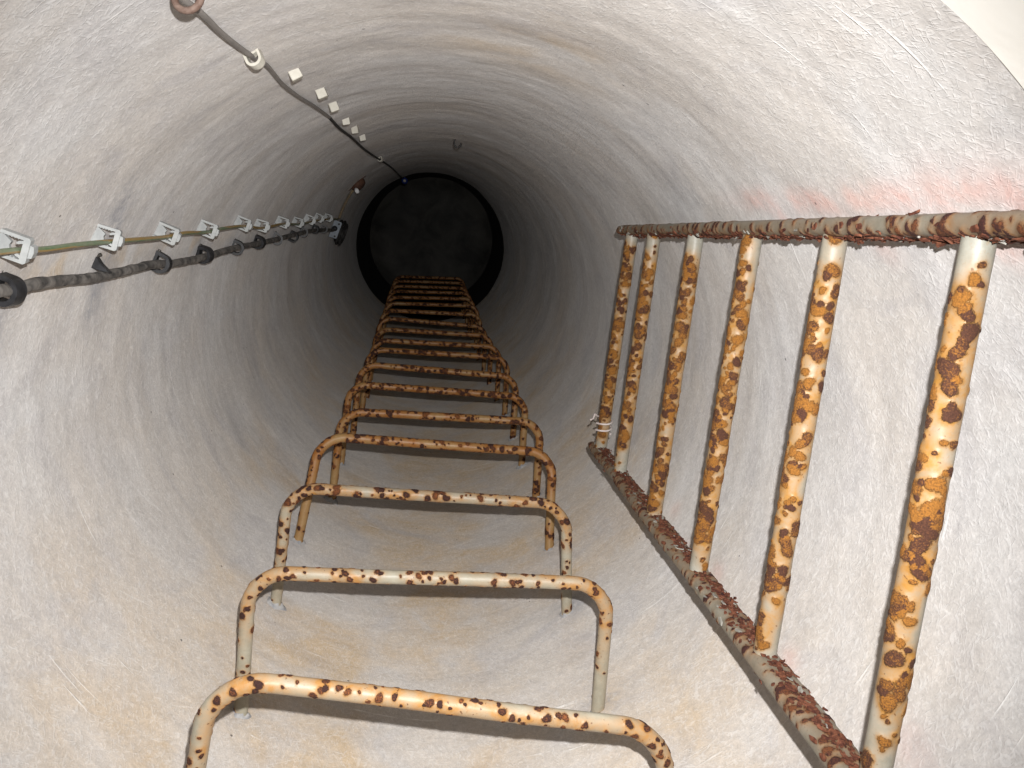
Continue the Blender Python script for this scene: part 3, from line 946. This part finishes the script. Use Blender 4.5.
def make_strap_clip(h, half, th, wid, mat, name='cable_clip', nail=True):
    root = empty(name)
    V, F = strap_mesh(h, half, th, -wid / 2, wid / 2)
    mesh_obj('strap', V, F, mat, root, True, auto=45)
    b = MB()
    b.prism([(-4 * mm, -half * 0.72), (4 * mm, -half * 0.62), (5 * mm, 0), (4 * mm, half * 0.62), (-4 * mm, half * 0.72)], -wid * 0.38, wid * 0.38)
    b.build('base', mat, root)
    if nail:
        t = MB()
        t.tube([(1 * mm, half * 0.99, 0), (1 * mm, half * 1.16, 0)], 2.4 * mm, 10)
        t.build('nail_head', M['steel_nail'], root)
    return root

def ordw(i, n):
    return 'last' if i == n - 1 else ORD[i].replace('topmost', 'first')

ec = make_earth_clip()
for i, (d, z) in enumerate(ECLIP):
    o = ec if i == 0 else copy_tree(ec)
    wall_frame(o, d, z)
    o.scale = (0.9, 0.88, 1.0)
    g = random.Random(i)
    o.rotation_euler = (g.uniform(-.12, .12), g.uniform(-.10, .10), math.radians(d) + math.pi + 0.17 + g.uniform(-.08, .08))
    tag(o, 'grey-white plastic clip, %s one down along the green and yellow wire' % ordw(i, len(ECLIP)), 'clip', 'grey-white clips along the earth wire')

bc = make_strap_clip(26 * mm, 14.5 * mm, 5.0 * mm, 17 * mm, M['black_plastic'])
for i, (d, z) in enumerate(BCLIP):
    o = bc if i == 0 else copy_tree(bc)
    wall_frame(o, d, z)
    g = random.Random(50 + i)
    o.rotation_euler = (g.uniform(-.15, .15), g.uniform(-.2, .2), math.radians(d) + math.pi + g.uniform(-.2, .2))
    tag(o, 'black plastic strap clip, %s one down along the thick black cable' % ordw(i, len(BCLIP)), 'clip', 'black clips along the thick cable')

# broken black clip without a strap
bk = empty('broken_clip')
m = MB()
m.prism([(-4 * mm, -6 * mm), (9 * mm, -6 * mm), (24 * mm, -3 * mm), (11 * mm, 3 * mm), (3 * mm, 9 * mm), (-4 * mm, 9 * mm)], -5 * mm, 5 * mm, 1 * mm)
m.build('stub', M['black_plastic'], bk)
m = MB()
m.tube([(2 * mm, 9 * mm, 0), (6 * mm, 13 * mm, 0)], 2.2 * mm, 9)
m.build('nail_head', M['steel_nail'], bk)
wall_frame(bk, 157.0, -1.065)
tag(bk, 'broken black clip stub just above the thick cable, holding nothing', 'clip')

for i, (d, z) in enumerate([(116.0, -0.93), (115.6, -2.90)]):
    o = make_strap_clip(17 * mm, 8.5 * mm, 2.8 * mm, 11 * mm if i == 0 else 13 * mm, M['cream_plastic'], nail=False)
    wall_frame(o, d, z)
    o.rotation_euler = (0.1, -0.25, math.radians(d) + math.pi)
    tag(o, ['cream plastic clip strapped over the grey cable', 'cream plastic clip over the thin black wire near the dark lining'][i], 'clip')

CUBES = [(113.81, -1.086), (112.92, -1.285), (113.29, -1.455), (113.4, -1.67), (113.5, -1.863), (113.84, -2.068)]
cubes = None
for i, (d, z) in enumerate(CUBES):
    if cubes is None:
        m = MB()
        m.prism([(-5 * mm, -7 * mm), (12 * mm, -7 * mm), (13 * mm, -6 * mm), (13 * mm, 6 * mm), (12 * mm, 7 * mm), (-5 * mm, 7 * mm)], -7 * mm, 7 * mm, 1 * mm)
        cubes = empty('mounting_block')
        m.build('block', M['cream_plastic'], cubes)
        m = MB()
        m.tube([(3 * mm, 0, 6.5 * mm), (3 * mm, 0, 7.6 * mm)], 2.2 * mm, 10)
        m.build('screw_head', M['cream_plastic'], cubes)
        o = cubes
    else:
        o = copy_tree(cubes)
    wall_frame(o, d, z)
    g = random.Random(80 + i)
    o.rotation_euler = (g.uniform(-.3, .3), g.uniform(-.2, .2), math.radians(d) + math.pi + g.uniform(-.25, .25))
    tag(o, 'small cream block beside the thin cable, %s of the six going down' % ordw(i, 6), 'block', 'cream blocks beside the thin cable')

# rusty ring bolt carrying the grey cable
rb = empty('ring_bolt')
a = np.linspace(math.radians(-150), math.radians(150), 40)
ring = [(10 * mm + 9.5 * mm * math.cos(t), 10 * mm * math.sin(t), 2 * mm * math.sin(t * 0.5)) for t in a]
V, F, _, _ = tube_arrays(np.array(ring), 2.6 * mm, 14)
mesh_obj('ring', V, F, M['rusty'], rb)
V, F, _, _ = tube_arrays(np.array([(-6 * mm, -5 * mm, 0), (-2 * mm, -5.0 * mm, 0), (1.8 * mm, -5.0 * mm, -1.9 * mm)]), 3.0 * mm, 12)
mesh_obj('shank', V, F, M['rusty'], rb)
wall_frame(rb, 115.2, -0.668)
rb.rotation_euler = (0.0, -0.2, math.radians(115.5) + math.pi)
tag(rb, 'rusty open ring bolt in the wall around the grey cable', 'ring bolt')

# small hook high on the wall
hk = empty('wall_hook')
pts = [(-5, -7, 0), (6, -7, 0), (13, -6, 0), (17, 0, 0), (13, 6, 0), (7, 7, 0)]
V, F, _, _ = tube_arrays(catmull(np.array(pts) * mm * 1.4, 8), 2.8 * mm, 10)
mesh_obj('hook', V, F, M['black_far'], hk)
V, F, _, _ = tube_arrays(np.array([(-2, -9.8, 0), (1.2, -9.8, 0)]) * mm, 6 * mm, 14)
mesh_obj('plate', V, F, M['darkrust'], hk)
wall_frame(hk, 83.4, -2.50)
tag(hk, 'small dark open hook alone on the plastered wall', 'hook')

# rust-brown fitting with a white knob
fx = empty('wall_fitting')
m = MB()
poly = [(0.030 * math.cos(t) , 0.034 * math.sin(t)) for t in np.linspace(0, 2 * math.pi, 18, endpoint=False)]
V, F = [], []
for q, (h, s) in enumerate([(-6, 1.0), (10, 1.0), (20, 0.86), (26, 0.5)]):
    for (x, y) in poly:
        V.append((h * mm, x * s, y * s))
for q in range(3):
    for i in range(18):
        j = (i + 1) % 18
        F.append((q * 18 + i, q * 18 + j, (q + 1) * 18 + j, (q + 1) * 18 + i))
F.append(tuple(range(54, 72))); F.append(tuple(reversed(range(18))))
mesh_obj('housing', V, F, M['darkrust'], fx, True, auto=40)
V2, F2, _, _ = tube_arrays(np.array([(14, -16, 22), (24, -18, 30), (31, -19, 36)]) * mm, np.array([6.0, 8.5, 6.0]) * mm, 14)
mesh_obj('knob', V2, F2, M['whiteknob'], fx)
m = MB(); m.box(-4 * mm, 3 * mm, -44 * mm, 44 * mm, -12 * mm, 12 * mm, 0.0)
m.build('strap', M['darkrust'], fx)
wall_frame(fx, 133.0, -3.36)
tag(fx, 'rust-brown round wall fitting with a bright white knob', 'fitting')

cable('lamp_lead', [(135.5, -3.38), (138.5, -3.40), (142.5, -3.46), (146.33, -3.508), (150.5, -3.56), (154.4, -3.60)], 0.442, 0.0050, M['earth'], 'yellowish lead curving from the brown fitting to the grey bracket', 'wire', 10, 0.006, attr=lambda S, P: np.stack([0 * S, 0.4 + 0 * S, 0 * S, 1 + 0 * S], 1))

# grey angle bracket where the cables end
br = empty('angle_bracket')
m = MB()
m.prism([(-4 * mm, -36 * mm), (30 * mm, -34 * mm), (34 * mm, -30 * mm), (34 * mm, 32 * mm), (30 * mm, 36 * mm), (-4 * mm, 36 * mm)], -2 * mm, 2 * mm, 0.5 * mm)
m.build('plate', M['bracket'], br)
m = MB(); m.box(-3 * mm, 2 * mm, -36 * mm, 36 * mm, -30 * mm, 2 * mm, 0)
m.build('foot', M['bracket'], br)
V, F, _, _ = tube_arrays(np.array([(14, 4, 1), (14, 4, 9)]) * mm, 11 * mm, 18)
mesh_obj('cable_gland', V, F, M['black_plastic'], br)
for sy in (-26, 26):
    V, F, _, _ = tube_arrays(np.array([(24, sy, 1), (24, sy, 4)]) * mm, 4 * mm, 8)
    mesh_obj('bolt', V, F, M['steel_nail'], br)
wall_frame(br, 160.5, -3.545)
tag(br, 'grey-blue metal bracket standing from the wall where the cables end', 'bracket')

# dark coil of spare cable below it
pts = []
for t in np.linspace(0, 2 * math.pi * 4.3, 170):
    rr = 0.046 + 0.006 * math.sin(t * 1.7) + 0.003 * math.sin(t * 5.1)
    pts.append((0.020 + 0.012 * math.sin(t / 4.3), rr * math.cos(t), rr * math.sin(t) * 1.5 + 0.010 * math.sin(t * 0.7)))
V, F, _, _ = tube_arrays(np.array(pts), 0.0055, 8)
cl = mesh_obj('cable_coil', V, F, M['black_far'])
wall_frame(cl, 163.5, -3.80)
tag(cl, 'dark coil of spare cable hanging on the wall beyond the bracket', 'cable')

# blue plug at the end of the thin wire
bp = empty('plug')
V, F, _, _ = tube_arrays(np.array([(16, 0, -30), (18, 0, -26), (20, 0, 0), (20, 0, 24), (20, 0, 28)]) * mm, np.array([11, 17, 19, 17, 9]) * mm, 18)
mesh_obj('body', V, F, M['blue'], bp)
V, F, _, _ = tube_arrays(np.array([(20, 0, 27), (20, 0, 42)]) * mm, 8 * mm, 14)
mesh_obj('collar', V, F, M['cream_plastic'], bp)
wall_frame(bp, 115.6, -5.06)
tag(bp, 'small blue plug with a pale collar at the edge of the dark lining', 'plug')

# twisted wire on the last rung of the ladder
a = UP_O + AX * UP_S[5]; b = LO_O + AX * LO_S[5]
u = (a - b) / np.linalg.norm(a - b)
c0 = b + u * 0.034
e1 = np.cross(u, [0, 0, 1.0]); e1 /= np.linalg.norm(e1); e2 = np.cross(u, e1)
pts = []
for t in np.linspace(0, 2 * math.pi * 2.4, 70):
    pts.append(u * (0.004 * t / 2 - 0.012) + (e1 * math.cos(t) + e2 * math.sin(t)) * (RUNG_R + 0.0034 + 0.001 * math.sin(3 * t)))
end = pts[-1]
for q in range(1, 9):
    pts.append(end + (np.array(pts[69]) - np.array(pts[68])) * q * 0.8 + u * 0.001 * q * (1 if q < 5 else -1))
V, F, _, _ = tube_arrays(np.array(pts), 0.0017, 8)
w = mesh_obj('wire_tie', V, F, M['wire'])
w.location = c0
tag(w, 'pale thin wire twisted around the lowest rung of the ladder', 'wire')
